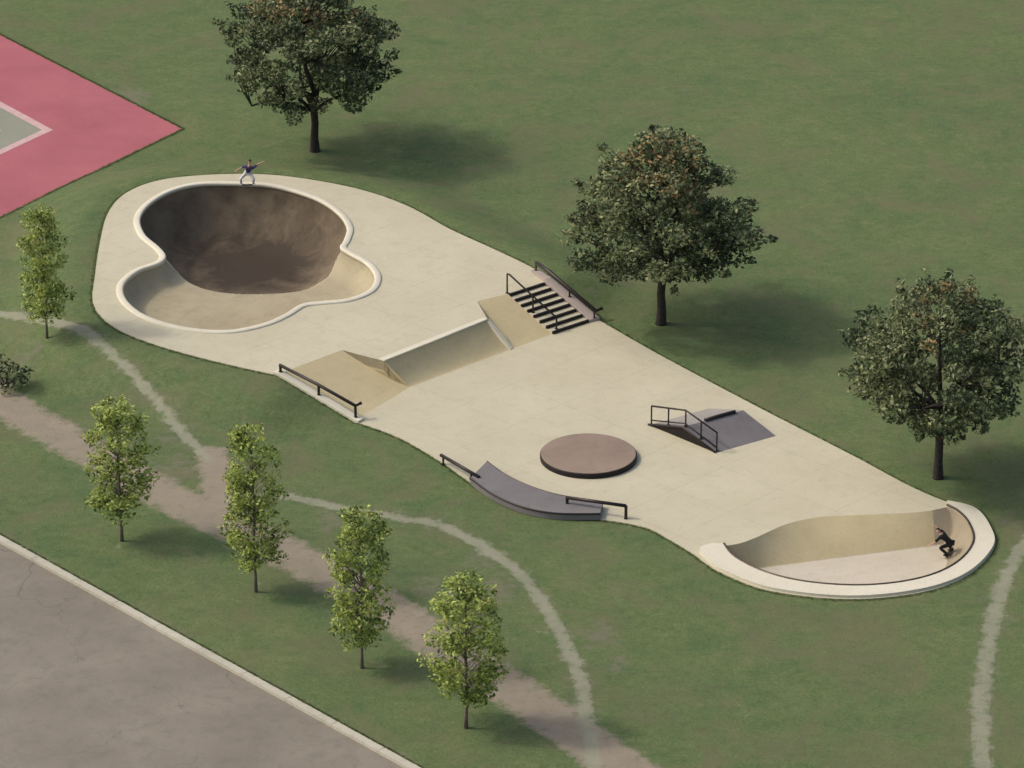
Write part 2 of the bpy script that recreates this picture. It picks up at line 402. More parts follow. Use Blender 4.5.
masks = {}
taken = pip(C, OUT2)
for nm, poly in (('court', court_poly), ('road', road_poly), ('kerb', kerb_poly)):
    k = pip(C, xy(poly)) & ~taken; masks[nm] = k; taken |= k
pm = []
for nm, poly in regions:
    k = pip(C, xy(poly)) & ~taken; pm.append(k); taken |= k
def sub(name, k, m, z=None, smooth=True):
    f = F[k]; u, inv = np.unique(f, return_inverse=True); f = inv.reshape(-1, 3)
    co = np.column_stack([vo[u], Z[u] if z is None else np.full(len(u), z)])
    a, b, c = co[f[:, 0]], co[f[:, 1]], co[f[:, 2]]; flip = np.cross(b - a, c - a)[:, 2] < 0; f[flip] = f[flip][:, ::-1]
    me = bpy.data.meshes.new(name); me.from_pydata(co.tolist(), [], f.tolist()); me.update()
    ca = me.color_attributes.new('wear', 'FLOAT_COLOR', 'POINT'); ca.data.foreach_set('color', wear[u].ravel().astype(np.float32))
    return tag(link_mesh(name, me, m, smooth=smooth), kind='structure')
sub('ground', ~taken, M_TURF)
lab = ['wide pinkish dirt path crossing the lawn between the young trees', None, None, None, None]
for k in pm: sub('path', k, M_TURF)
# longer blades that catch the light: all over the lawn, denser along the slab and the kerb
def tufts(P, n, hgt, spread, name, label):
    P = P + rng.normal(0, spread, P.shape) if spread else P
    z = terrain(P); m = len(P); hs = rng.uniform(.5, 1.2, (m, n, 1)) * hgt
    an = rng.uniform(0, 6.283, (m, n)); dirv = np.stack([np.cos(an), np.sin(an)], -1); w = np.stack([-np.sin(an), np.cos(an)], -1) * (hgt * .22)
    c = np.repeat(P[:, None, :], n, 1) + dirv * .02; lean = dirv * hs * rng.uniform(.3, 1.0, (m, n, 1))
    zz = np.repeat(z[:, None, None], n, 1) - .01
    tri = np.stack([np.concatenate([c - w, zz], -1), np.concatenate([c + w, zz], -1), np.concatenate([c + lean, zz + hs * .8], -1)], 2).reshape(-1, 3)
    me = bpy.data.meshes.new(name); me.from_pydata(tri.tolist(), [], np.arange(len(tri)).reshape(-1, 3).tolist()); me.update()
    return me
M_BLADE = mat('grass blades', (0.20,0.25,0.10), 0.9, col2=(0.12,0.18,0.065), scale=1.2, transl=.5)
Pl = np.column_stack([rng.uniform(-34, 34, 30000), rng.uniform(-48, 62, 30000)])
ok = ~pip(Pl, OUT2) & ~pip(Pl, xy(court_poly)) & ~pip(Pl, xy(road_poly)) & ~pip(Pl, xy(kerb_poly)) & (segdist(Pl, OUT2, True) > .08)
for c, w, ch in cents: ok &= segdist(Pl, c) > w * .42
Pl = Pl[ok]
Pe = []
for i in range(len(OUT2)):
    a = OUT2[i]; b = OUT2[(i+1) % len(OUT2)]; L_ = np.hypot(*(b - a))
    for _ in range(int(L_ * 26)):
        t = rng.random(); n_ = np.array([-(b-a)[1], (b-a)[0]]) / L_; q_ = a + (b - a) * t; Pe.append(q_ + n_ * rng.uniform(.02, .16)); Pe.append(q_ - n_ * rng.uniform(.02, .16))
Pe = np.array(Pe); Pe = Pe[~pip(Pe, OUT2)]
kk = np.array([[r0.x, r0.y]]) - np.array([[rn.x, rn.y]]) * (KW * .5 + .06) + np.array([[rd.x, rd.y]]) * rng.uniform(20, 120, (3000, 1)); 
g1 = tufts(Pl, 3, .055, 0, 'grass', ''); tag(link_mesh('grass', g1, M_BLADE), 'longer grass blades scattered over the lawn', 'grass', kind='stuff')
cline = [p for e in (e1, e2) for p in [(np.array([cc.x, cc.y]) + np.array([e.x, e.y]) * rng.uniform(0, 34)) for _ in range(1500)]]
cl_ = np.array(cline); cl_ += np.array([-(e1 + e2).normalized().x, -(e1 + e2).normalized().y]) * rng.uniform(.02, .18, (len(cl_), 1))
cl_ = cl_[~pip(cl_, xy(court_poly))]
g2 = tufts(np.vstack([Pe, kk, cl_]), 5, .10, .02, 'edge_grass', ''); tag(link_mesh('edge_grass', g2, M_BLADE), 'untrimmed grass fringe growing along the slab, the court and the kerb', 'grass', kind='stuff')
sub('road', masks['road'], M_ASPH, z=-0.13)
sub('court', masks['court'], M_PINK, z=0.0)
bm = bmesh.new(); kp = [Vector((p[0], p[1], 0.02)) for p in kerb_poly]
L = (kp[1] - kp[0]).length; n = int(L / 3.0)
for i in range(n):
    a, b = kp[0].lerp(kp[1], (i + .004) / n), kp[0].lerp(kp[1], (i + 1 - .004) / n); c, d = kp[3].lerp(kp[2], (i + 1 - .004) / n), kp[3].lerp(kp[2], (i + .004) / n)
    loft_prism(bm, [a, b, c, d], 0.3)
bevel(bm, 0.02, 2); tag(from_bm('kerb', bm, M_KERB), kind='structure')

# court markings: pink court, worn pale band round a grey-green inner field with one more line
def court_sheet(name, poly, m, z):
    bm = bmesh.new(); bm.faces.new([bm.verts.new(Vector((p[0], p[1], z))) for p in poly]); 
    return tag(from_bm(name, bm, m), kind='structure')
ic = G(53, 130, 0); 
court_sheet('court_field', [ic, ic + e1 * 22, ic + e1 * 22 + e2 * 24, ic + e2 * 24], M_CGREEN, 0.004)
def lpath(c, off, w, z, m):
    p = c + e1 * off + e2 * off
    court_sheet('court_line', [p, p + e1 * 20, p + e1 * 20 + e2 * w, p + e2 * w], m, z)
    q = p + e2 * w
    court_sheet('court_line', [q, q + e1 * w, q + e1 * w + e2 * 20, q + e2 * 20], m, z)
lpath(ic, 0, 0.55, 0.008, M_LINE); lpath(ic, 2.6, 0.22, 0.008, M_LINE2)

# ------------------------------------------------------------------ big clover-shaped bowl
rim_px = [(246.5,184.6),(202.5,184.6),(173,191),(150,204),(139.5,219),(144,235),(158.6,248),(165,257),(158.6,264),(138,271.6),(123.4,285),(125,299.5),(141,314),
          (167.4,324.3),(199.6,330.2),(231.9,331),(264,324.3),(284.6,315.5),(302,305.3),(322.7,302.4),(349,299.4),(369.6,290.6),(375.4,277.5),(366.6,264.3),
          (349,254),(341,248),(344.7,240.8),(347.6,229),(340.3,216),(322.7,202.7),(299.3,193.4),(272.9,186.6)]
RIM = spline([G(x, y, HU) for x, y in rim_px], 16, True); RIM2 = xy(RIM)
rad = (G(347.6,222,HU) - G(139.5,222,HU)).length / 2
rad += 0.35; dc0 = G(243.5, 184.6, HU) - Vector((0, rad + 0.25, 0))
def q(d, r): return np.sqrt(np.clip(1 - (1 - np.clip(d / r, 0, 1)) ** 2, 0, 1))
DEEPL = [p for p in RIM if True]
hip_px = [(342,249),(339,262),(330,275),(316,285),(298,291),(262,293),(228,292.5),(204,289),(186,281),(173,270),(166,260)]
HIP = spline([G(x, y, 0.0) for x, y in hip_px], 8); HIP2 = xy(HIP)
def near_i(px): 
    g_ = G(px[0], px[1], HU); return int(np.argmin(np.hypot(RIM2[:, 0] - g_.x, RIM2[:, 1] - g_.y)))
ia, ib = near_i((164,256)), near_i((342,248))
idx_ = []; k = ib
while True:
    idx_.append(k)
    if k == ia: break
    k = (k + 1) % len(RIM2)
DEEP2 = np.vstack([RIM2[idx_][::-1], HIP2])
def bowl_depth(P):
    dr = segdist(P, RIM2, True); dh = segdist(P, HIP2); ins = pip(P, DEEP2)
    sh = 1.15 * q(dr, 1.25) + 0.10 * sstep(1.2, 5, dr)
    deep = np.minimum(2.95 * q(dr, 2.9), 1.22 + 1.73 * q(dh, 2.4))
    return np.where(ins, np.maximum(deep, sh), sh), ins
def polar(rimpts, centre, depth_fn, ztop, name, mats, parent, nr=90):
    n = len(rimpts); fr = 1 - (1 - np.linspace(0, 1, nr + 1)) ** 1.0
    s = np.concatenate([[0, .003, .008, .016, .028, .045], np.linspace(.065, .99, nr)])
    P = np.array([[(p[0] + (centre[0] - p[0]) * t, p[1] + (centre[1] - p[1]) * t) for p in rimpts] for t in s])
    flat = P.reshape(-1, 2); dep, flag = depth_fn(flat); dep = dep.copy(); dep[:n] = 0
    vz = ztop - dep; verts = np.column_stack([flat, vz]).tolist(); m = len(s)
    faces = []; mi = []
    for a in range(m - 1):
        for k in range(n):
            i0, i1, i2, i3 = a*n+k, a*n+(k+1) % n, (a+1)*n+(k+1) % n, (a+1)*n+k
            faces.append((i0, i1, i2, i3)); mi.append(int(flag[i3]) if flag.dtype != bool else int(flag[i0]) + int(flag[i1]) + int(flag[i2]) + int(flag[i3]) >= 2)
    ci = len(verts); cz, cf = depth_fn(np.array([[centre[0], centre[1]]])); verts.append((centre[0], centre[1], ztop - float(cz[0])))
    for k in range(n): faces.append(((m-1)*n+k, (m-1)*n+(k+1) % n, ci)); mi.append(int(cf[0]))
    me = bpy.data.meshes.new(name); me.from_pydata(verts, [], faces); me.update()
    bm = bmesh.new(); bm.from_mesh(me); bmesh.ops.recalc_face_normals(bm, faces=bm.faces)
    zs = sum(f.normal.z * f.calc_area() for f in bm.faces)
    if zs < 0: bmesh.ops.reverse_faces(bm, faces=bm.faces)
    bm.to_mesh(me); bm.free()
    o = link_mesh(name, me, mats, parent, smooth=True); me.polygons.foreach_set('material_index', [int(x) for x in mi]); me.update()
    return o
def band(bm, line, prof, closed=True):
    """sweep a profile [(offset outwards, z)] along a plan line"""
    n = len(line); rings = []
    area = sum(line[i][0] * line[(i+1) % n][1] - line[(i+1) % n][0] * line[i][1] for i in range(n)); sg = 1 if area > 0 else -1
    for i in range(n):
        a = line[i-1] if (closed or i) else line[i]; b = line[(i+1) % n] if (closed or i < n-1) else line[i]
        d = Vector((b[0]-a[0], b[1]-a[1], 0)).normalized(); nn = Vector((d.y, -d.x, 0)) * sg
        rings.append([bm.verts.new(Vector((line[i][0], line[i][1], 0)) + nn * o + Vector((0, 0, z))) for o, z in prof])
    m = len(prof)
    for i in range(n if closed else n - 1):
        a, b = rings[i], rings[(i+1) % n]
        for k in range(m): bm.faces.new((a[k], a[(k+1) % m], b[(k+1) % m], b[k]))
    if not closed: bm.faces.new(rings[0]); bm.faces.new(rings[-1][::-1])
cbw = G(243, 262, HU)
bowl = empty('skate_bowl', (cbw.x, cbw.y, HU), 'large clover-shaped skate bowl with a dark deep end sunk into the upper deck', 'skate bowl')
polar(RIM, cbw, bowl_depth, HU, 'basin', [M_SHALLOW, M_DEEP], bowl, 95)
bm = bmesh.new()
band(bm, RIM, [(-0.05, HU-0.10), (-0.055, HU+0.03), (-0.02, HU+0.075), (0.05, HU+0.085), (0.26, HU+0.075), (0.31, HU+0.04), (0.315, HU-0.10)])
from_bm('coping', bm, M_RIM, bowl, smooth=True)

# ------------------------------------------------------------------ half-round bowl at the low end
inner_px = [(724,546),(735,559),(762,573),(800,583),(850,587.5),(895,585),(933,576.5),(960,562),(973.5,543),(969,525),(958,513),(947,507)]
INN = spline([G(x, y, 0) for x, y in inner_px], 22)
top_px = [(947,507),(928,511),(905,513),(860,515),(820,517),(787,524),(757,537),(740,543.2),(724,546)]
TOPE = spline([G(x, y, 0) for x, y in top_px], 18)
EB = INN[:-1] + TOPE[:-1]; EB2 = xy(EB); IN2 = xy(INN); TP2 = xy(TOPE)
crA, crB = G(745,570,-1.2), G(958,543,-1.2)
def end_depth(P):
    ring_ = 1.2 * q(segdist(P, IN2), 1.35)
    dt = segdist(P, TP2); d = np.array([crB.x - crA.x, crB.y - crA.y]); nn = np.array([-d[1], d[0]]) / np.hypot(*d)
    e = np.maximum((P - np.array([crA.x, crA.y])) @ nn, 0); bank = 1.2 * dt / np.maximum(dt + e, 1e-6)
    return np.minimum(np.minimum(ring_, bank), 1.2), np.where(np.minimum(ring_, bank) >= 1.192, 1, np.where((ring_ < bank) | (P[:, 0] > G(937, 530).x), 2, 0))
ebc = G(850, 557, 0)
ebowl = empty('skate_bowl', (ebc.x, ebc.y, 0), 'shallow half-round bowl with a wide pale raised rim at the low end of the slab', 'skate bowl')
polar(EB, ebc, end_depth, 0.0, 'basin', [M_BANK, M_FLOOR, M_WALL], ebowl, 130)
outer_px = [(947,502.5),(975,510),(990,528),(993,548),(967,574.5),(921,591),(850,598),(772,590),(723,572),(706,560),(700,553),(702,548.5),(712,545.5)]
OUTR = spline([G(x, y, 0) for x, y in outer_px], 8)
poly = INN + OUTR
vo2, f2 = cdt_region(poly)
bm = bmesh.new(); RH = 0.13
vt = [bm.verts.new((p[0], p[1], RH)) for p in vo2]; vb = [bm.verts.new((p[0], p[1], -0.25)) for p in vo2]
for t_ in f2:
    bm.faces.new([vt[i] for i in t_]); 
nb = {}
for t_ in f2:
    for i in range(3):
        e = (t_[i], t_[(i+1) % 3]); k = tuple(sorted(e)); nb.setdefault(k, []).append(e)
for k, es in nb.items():
    if len(es) == 1: a, b = es[0]; bm.faces.new((vt[a], vt[b], vb[b], vb[a]))
bmesh.ops.delete(bm, geom=[v for v in bm.verts if not v.link_faces], context='VERTS')
from_bm('rim', bm, M_RIM, ebowl)
bm = bmesh.new(); tube(bm, [Vector((p.x, p.y, RH - 0.01)) for p in INN], 0.06, 8); from_bm('coping', bm, M_COPING, ebowl, smooth=True)

# ------------------------------------------------------------------ deck slabs
def slab(name, outline, holes, z, label, zs=None):
    v, f = cdt_region(outline, holes)
    bm = bmesh.new(); vt = [bm.verts.new((p[0], p[1], z)) for p in v]
    for t_ in f: bm.faces.new([vt[i] for i in t_])
    n = len(outline)
    dn = [bm.verts.new((p[0], p[1], z - 0.5)) for p in outline]; tp = [bm.verts.new((p[0], p[1], z)) for p in outline]
    for i in range(n): bm.faces.new((tp[i], tp[(i+1) % n], dn[(i+1) % n], dn[i]))
    bmesh.ops.remove_doubles(bm, verts=bm.verts, dist=1e-4)
    bmesh.ops.delete(bm, geom=[v for v in bm.verts if not v.link_faces], context='VERTS')
    for f_ in bm.faces:
        f_.normal_update()
        if f_.normal.z < -0.5: f_.normal_flip()
    me = bpy.data.meshes.new(name); bm.to_mesh(me); bm.free()
    o = link_mesh(name, me, M_DECK); return tag(o, kind='structure')
TOUT = up_line[-1]; BOUT = lo_line[0]
slab('upper_pavement', up_line + [TR, TL, B4_, B3_, B2_, B1_, B0_], [RIM], HU, '')
slab('lower_pavement', lo_line + [A0, A1, A2, A3, BR], [EB], 0.0, '')

# banks between the decks
def surf(name, rows, m, label, cat='bank', thick=0.5):
    bm = bmesh.new(); vs = [[bm.verts.new(p) for p in r] for r in rows]
    for a, b in zip(vs, vs[1:]):
        for i in range(len(a) - 1): bm.faces.new((a[i], a[i+1], b[i+1], b[i]))
    bmesh.ops.remove_doubles(bm, verts=bm.verts, dist=1e-5)
    for f_ in bm.faces:
        f_.normal_update()
        if f_.normal.z < 0: f_.normal_flip()
    r = bmesh.ops.extrude_face_region(bm, geom=bm.faces[:])
    for v in [g for g in r['geom'] if isinstance(g, bmesh.types.BMVert)]: v.co.z -= thick
    o = from_bm(name, bm, m); recenter(o); return tag(o, label, cat)
def rows_between(lo_a, lo_b, hi_a, hi_b, n, curve=1.0, m=6):
    out = []
    for i in range(n + 1):
        s = i / n; z = s ** curve
        out.append([Vector((lo_a.lerp(lo_b, k/m)).lerp(hi_a.lerp(hi_b, k/m), s).xy.to_3d()) + Vector((0, 0, HU * z)) for k in range(m + 1)])
    return out
surf('concrete_bank', rows_between(A0, A1, B0_, B1_, 8, 1.12), M_BANK, 'long shallow tan bank running up beside the low left handrail')
surf('quarter_pipe', rows_between(A1, A2, B2_, B3_, 12, 1.5), M_BANK, 'steeper curved tan face with a coping lip in the middle of the slope', 'quarter pipe')
surf('concrete_bank', rows_between(A2, A3, B4_, T0, 8, 1.1), M_BANK, 'narrow tan bank between the middle curved face and the stairs')
def cheek(pts, label):
    bm = bmesh.new(); a = [bm.verts.new(p) for p in pts]; c = [bm.verts.new(p - Vector((0,0,0.6))) for p in pts]
    bm.faces.new(a); bm.faces.new(c[::-1])
    for i in range(3): bm.faces.new((a[i], a[(i+1) % 3], c[(i+1) % 3], c[i]))
    o = recenter(from_bm('hip', bm, M_BANK)); return tag(o, label, 'ramp hip')
e3 = Vector((0, 0, 0.003))
cheek([B1_ - e3, B2_ - e3, A1 + e3], 'triangular hip where the long shallow bank folds into the middle curved face')
cheek([B4_ - e3, B3_ - e3, A2 + e3], 'triangular hip folding the middle curved face into the narrow bank beside the stairs')
qp = [o for o in bpy.data.objects if o.name == 'quarter_pipe'][0]
bm = bmesh.new(); tube(bm, [B2_ + Vector((0,0,.02)), B3_ + Vector((0,0,.02))], 0.05, 8); from_bm('coping', bm, M_RIM, qp, smooth=True)
bm = bmesh.new(); dv = (B3_ - B2_).normalized()
off = Vector((-dv.y, dv.x, 0)) 
loft_prism(bm, [B2_+off*.05+e3*8, B3_+off*.05+e3*8, B3_+off*.38+e3*8, B2_+off*.38+e3*8], 0.1); from_bm('lip', bm, M_RIM, qp)
bm = bmesh.new()
cv = (A2 - B3_); nn = Vector((-cv.y, cv.x, 0)).normalized() * 0.11
loft_prism(bm, [B3_ + nn + e3*12, B3_ - nn + e3*12, A2 - nn + e3*12, A2 + nn + e3*12], 0.3); from_bm('edge_strip', bm, M_RIM, qp)

# ------------------------------------------------------------------ stairs
st = empty('stairs', (BL + BR) / 2, 'flight of concrete steps with black nosings and shaded risers joining the upper and lower deck', 'stairs')
RUN = (BL - Vector((TL.x, TL.y, 0))); NS = 8; rh = HU / NS
fwd = RUN.normalized()
for i in range(NS):
    # riser i drops at fraction i/7; tread i+1 follows
    f0 = i / (NS - 1); z1 = HU - rh * i; z0 = z1 - rh
    p = Vector((TL.x, TL.y, 0)) + RUN * f0
    if i < NS - 1:
        p2 = Vector((TL.x, TL.y, 0)) + RUN * ((i + 1) / (NS - 1))
        bm = bmesh.new(); loft_prism(bm, [p + Vector((0,0,z0)), p + WV + Vector((0,0,z0)), p2 + WV + Vector((0,0,z0)), p2 + Vector((0,0,z0))], 0.5)
        from_bm('step', bm, M_DECK, st)
    bm = bmesh.new(); a = p - fwd * 0.02 + WV * 0.002; b = p + WV * 0.998 - fwd * 0.02; c = b + fwd * 0.10; d = a + fwd * 0.10
    zz = Vector((0, 0, z1 + 0.006)); loft_prism(bm, [a + zz, b + zz, c + zz, d + zz], rh + 0.002)
    from_bm('riser', bm, M_NOSE, st)

# sloped ledges either side (hubbas)
def hubba(name, line_in, line_out, h, m, label, drop=0.9):
    bm = bmesh.new(); n = len(line_in)
    top = [Vector(p) + Vector((0,0,h)) for p in line_in] + [Vector(p) + Vector((0,0,h)) for p in reversed(line_out)]
    # quads along
    ti = [bm.verts.new(p + Vector((0,0,h))) for p in line_in]; to = [bm.verts.new(p + Vector((0,0,h))) for p in line_out]
    bi = [bm.verts.new(p - Vector((0,0,drop))) for p in line_in]; bo = [bm.verts.new(p - Vector((0,0,drop))) for p in line_out]
    for k in range(n - 1):
        for a, b in ((ti, to), (to, bo), (bo, bi), (bi, ti)): bm.faces.new((a[k], a[k+1], b[k+1], b[k]))
    bm.faces.new((ti[0], to[0], bo[0], bi[0])); bm.faces.new((ti[-1], bi[-1], bo[-1], to[-1]))
    bmesh.ops.recalc_face_normals(bm, faces=bm.faces); bevel(bm, 0.02, 2)
    o = recenter(from_bm(name, bm, m)); return tag(o, label, 'ledge')
wn = WV.normalized()
U0 = G(536, 270.5, HU); 
hub_out = [U0 + wn * .05, Vector((TOUT.x, TOUT.y, HU)) + wn * .05, Vector((BOUT.x, BOUT.y, 0)) + wn * .05 + fwd*0.1]
hub_in = [U0 - wn * .38, TR - fwd*0.02 + wn * .04, BR + wn * .04 + fwd*0.1]
hubba('stair_ledge', hub_in, hub_out, 0.14, concrete('mauve grey ledge', (0.36,0.30,0.27), (0.44,0.38,0.33)), 'sloping concrete ledge along the grass side of the stairs')
SE, SF = up_line[0], lo_line[-1]
lv = (SF - SE); lv.z = 0; ln_ = Vector((-lv.y, lv.x, 0)).normalized()
if ln_.y < 0: ln_ = -ln_
hubba('slope_ledge', [SE + ln_ * .40 - lv.normalized()*.3, SE + ln_*.40, SF + ln_ * .40, SF + ln_*.40 + lv.normalized()*.25], [SE - ln_ * .04 - lv.normalized()*.3, SE - ln_*.04, SF - ln_ * .04, SF - ln_*.04 + lv.normalized()*.25], 0.12, M_RIM,
      'pale sloping ledge under the low handrail on the near left edge of the slab')

# ------------------------------------------------------------------ rails
def rail(name, top, feet, label, r=0.055, pr=0.045, extra=None, group=None, cat='rail'):
    base = Vector(feet[0][1]); o = empty(name, base, label, cat, group)
    bm = bmesh.new(); tube(bm, top, r, 10); from_bm('bar', bm, M_STEEL, o, smooth=True)
    for t, b in feet:
        bm = bmesh.new(); tube(bm, [Vector(t), Vector(b)], pr, 8)
        tube(bm, [Vector(b) + Vector((0,0,0.001)), Vector(b) + Vector((0,0,0.016))], 0.10, 12); from_bm('post', bm, M_STEEL, o)
    if extra:
        for ln in extra: bm = bmesh.new(); tube(bm, ln, r * 0.8, 8); from_bm('lower_bar', bm, M_STEEL, o, smooth=True)
    return o
up = lambda p, h: Vector(p) + Vector((0, 0, h))
GR = 'dark steel rails of the skatepark'
# 1 stair ledge rail (far side)
sp_ = [hub_in[0].lerp(hub_out[0], .55), hub_in[1].lerp(hub_out[1], .55), hub_in[2].lerp(hub_out[2], .55)]
h0 = .14
b1 = sp_[0].lerp(sp_[1], .15); t1 = up(b1, h0 + .42)
path3 = [up(b1, h0 + .42), up(sp_[1], h0 + .42), up(sp_[2], h0 + .42) , up(sp_[2] + wn * .42, h0 + .46)]
rail('handrail', path3, [(up(b1, h0 + .42), up(b1, h0)), (up(sp_[1].lerp(sp_[2], .45), h0 + .42), up(sp_[1].lerp(sp_[2], .45), h0)), (up(sp_[2] - fwd * .1, h0 + .42), up(sp_[2] - fwd*.1, h0 + .02))],
     'dark handrail on the ledge along the grass side of the stairs', 0.105, group=GR)
# 2 rail on the near side of the stairs
q0 = TL - fwd * 0.12 + wn * .05; q1 = TL + wn * .30; q3 = Vector((BL.x, BL.y, 0)) + wn * .42
def on_stairs(f, w):   # point on the steps at run fraction f
    i = min(NS - 1, int(f * (NS - 1) + 1)); return Vector((TL.x, TL.y, 0)) + RUN * f + WV * w + Vector((0, 0, HU - rh * i))
tt = [up(q0, 1.08), up(q0 + fwd * .12 + wn * .03, 1.08), on_stairs(.97, .16) + Vector((0,0,.62))]
rail('handrail', tt, [(up(q0, 1.08), q0), (tt[1].lerp(tt[2], .5), on_stairs(.49, .10)), (tt[2], on_stairs(.97, .16))],
     'thin dark handrail standing over the left half of the steps', 0.05, 0.045, group=GR)
# 3 near left slope rail
s0, s1 = SE + ln_ * .2, SF + ln_ * .2
pts3 = [up(s0 - lv.normalized() * .05, .12 + .34), up(s0.lerp(s1, .5), .12 + .52), up(s1 - lv.normalized() * .12, .12 + .62), up(s1 - lv.normalized() * .05 + ln_ * .35, .12 + .66)]
rail('handrail', pts3, [(up(s0.lerp(s1, .0), .46), up(s0, .12)), (pts3[1], up(s0.lerp(s1, .5), .12)), (pts3[2], up(s1 - lv.normalized() * .12, .12 + .02))],
     'thick dark handrail sloping down the near left edge of the slab', 0.085, 0.07, group=GR)
# 4 short rail before the curved grey ledge
a, b = G(441, 463, 0), G(479, 484, 0)
rail('grind_rail', [up(a, .42), up(b, .36)], [(up(a.lerp(b, .06), .415), a.lerp(b, .06)), (up(a.lerp(b, .8), .37), a.lerp(b, .8))],
     'short dark grind rail at the left tip of the curved grey ledge', 0.085, 0.05, group=GR)
# 5 flat rail at the right end of the curved ledge
a, b = G(566, 514, 0), G(626, 521, 0); b.y += .25; a.y += .5
rail('grind_rail', [up(a, .62), up(b, .66)], [(up(a.lerp(b, .02), .62), a.lerp(b, .02)), (up(b, .66), b)],
     'straight dark grind rail overlapping the right end of the curved grey ledge', 0.085, 0.075, group=GR)

# ------------------------------------------------------------------ round manual pad
dcn = G(588.5, 458, 0.0); tn = G(588.5, 455, .22)
disc = empty('round_pad', (dcn.x, dcn.y, 0), 'low round brown concrete platform with a dark edge in the middle of the lower deck', 'platform')
DR = (G(637, 455, .25) - G(540, 455, .25)).length / 2; c0 = G(588.5, 453.5, .26)
bm = bmesh.new(); N = 96
def ringv(r, z): return [bm.verts.new((c0.x + r * math.cos(2*math.pi*k/N), c0.y + r * math.sin(2*math.pi*k/N), z)) for k in range(N)]
rs = [ringv(DR - .05, 0.235), ringv(DR - .045, .275), ringv(DR - .07, .29)]
for a_, b_ in zip(rs, rs[1:]):
    for k in range(N): bm.faces.new((a_[k], a_[(k+1) % N], b_[(k+1) % N], b_[k]))
bm.faces.new(rs[-1]); from_bm('top', bm, M_DISC, disc)
bm = bmesh.new(); rs = [ringv(DR - .05, 0.0), ringv(DR - .0, 0.0), ringv(DR, .225), ringv(DR - .015, .245), ringv(DR - .06, .245)]
for a_, b_ in zip(rs, rs[1:]):
    for k in range(N): bm.faces.new((a_[k], a_[(k+1) % N], b_[(k+1) % N], b_[k]))
from_bm('edge_band', bm, M_EDGE, disc, smooth=False)

# ------------------------------------------------------------------ curved grey ledge
cin = [(487,462),(505,475),(530,487),(560,496),(603,503)]
cout = [(470,478),(492,494),(522,507),(556,513.5),(600,514)]
ci = spline([G(x, y + 5, .0) for x, y in cin], 6); co_ = spline([G(x, y + 6, .0) for x, y in cout], 6)
led = empty('curved_ledge', ci[12].lerp(co_[12], .5), 'long curved grey ledge along the near edge of the lower deck', 'ledge')
bm = bmesh.new(); hL = 0.32
m_ = len(ci)
ti = [bm.verts.new(up(p, hL)) for p in ci]; to = [bm.verts.new(up(p, hL + .0)) for p in co_]; bi = [bm.verts.new(up(p, 0)) for p in ci]; bo = [bm.verts.new(up(p, 0)) for p in co_]
for k in range(m_ - 1):
    for x_, y_ in ((ti, to), (to, bo), (bi, ti)): bm.faces.new((x_[k], x_[k+1], y_[k+1], y_[k]))
bm.faces.new((ti[0], to[0], bo[0], bi[0])); bm.faces.new((ti[-1], bi[-1], bo[-1], to[-1]))
bmesh.ops.recalc_face_normals(bm, faces=bm.faces); bevel(bm, .02, 2); from_bm('body', bm, M_GREY, led)
for nm, ln, sgn in (('steel_edge', co_, -1), ('steel_edge', ci, 1)):
    bm = bmesh.new(); tube(bm, [up(p, hL + .0) for p in ln], .045 if sgn < 0 else .025, 8); from_bm(nm, bm, M_STEEL if sgn < 0 else M_COPING, led, smooth=True)

# ------------------------------------------------------------------ funbox with kinked rail
f0_, fm, f2_ = G(649, 425, 0), G(683, 440, 0), G(716, 453, 0)
bv = G(776, 436, 0) - f2_; HB = 0.70
ctr = (f0_ + f2_ + bv) / 2
fb = empty('funbox', (ctr.x, ctr.y, 0), 'grey ramp box rising to a ridge beside the grass edge', 'ramp')
bm = bmesh.new()
vs = [bm.verts.new(p) for p in (f0_, up(fm, HB), f2_, f0_ + bv, up(fm + bv, HB), f2_ + bv)]
fa = [bm.faces.new((vs[0], vs[1], vs[4], vs[3])), bm.faces.new((vs[1], vs[2], vs[5], vs[4])), bm.faces.new((vs[0], vs[2], vs[1])), bm.faces.new((vs[3], vs[4], vs[5]))]
fa[0].material_index = 1; fa[2].material_index = 2  # near side's shade put into a near-black face material
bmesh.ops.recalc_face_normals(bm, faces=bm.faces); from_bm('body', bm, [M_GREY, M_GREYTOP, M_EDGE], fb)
bm = bmesh.new(); tube(bm, [up(fm + bv * .36, HB + .05), up(fm + bv * .86, HB + .05)], .09, 10); from_bm('ridge_bar', bm, M_STEEL, fb, smooth=True)
sd = (f2_ - f0_).normalized(); bvn = bv.normalized()
bm = bmesh.new(); pa = f0_ - bvn * .05; pb = f2_ - bvn * .05
tube(bm, [up(pa, .05), up(fm - bvn * .05, HB), up(pb, .05)], .05, 8); from_bm('edge_bar', bm, M_STEEL, fb, smooth=True)
o_ = bvn * .14
A_, M2, C_ = f0_ + o_ , fm + o_, f2_ + o_ - sd * .05
def hz(s): return HB * (s / .5 if s < .5 else (1 - s) / .5)
def fp(s): return (A_.lerp(M2, s / .5) if s < .5 else M2.lerp(C_, (s - .5) / .5)) + Vector((0, 0, max(0, hz(s))))
RHh = .98
tops = [up(fp(.0), RHh), up(fp(.5), RHh * .86), up(fp(.985), RHh)]
def top_at(s): return tops[0].lerp(tops[1], s / .5) if s < .5 else tops[1].lerp(tops[2], (s - .5) / .485)
rail('guard_rail', tops, [(top_at(s), fp(s)) for s in (.0, .25, .5, .74, .985)], 'kinked dark guard rail standing along the near side of the grey ramp box', .045, .04, group=GR,
     extra=[[fp(.0) + Vector((0,0,.22)), fp(.5) + Vector((0,0,.14)), fp(.985) + Vector((0,0,.2))]])

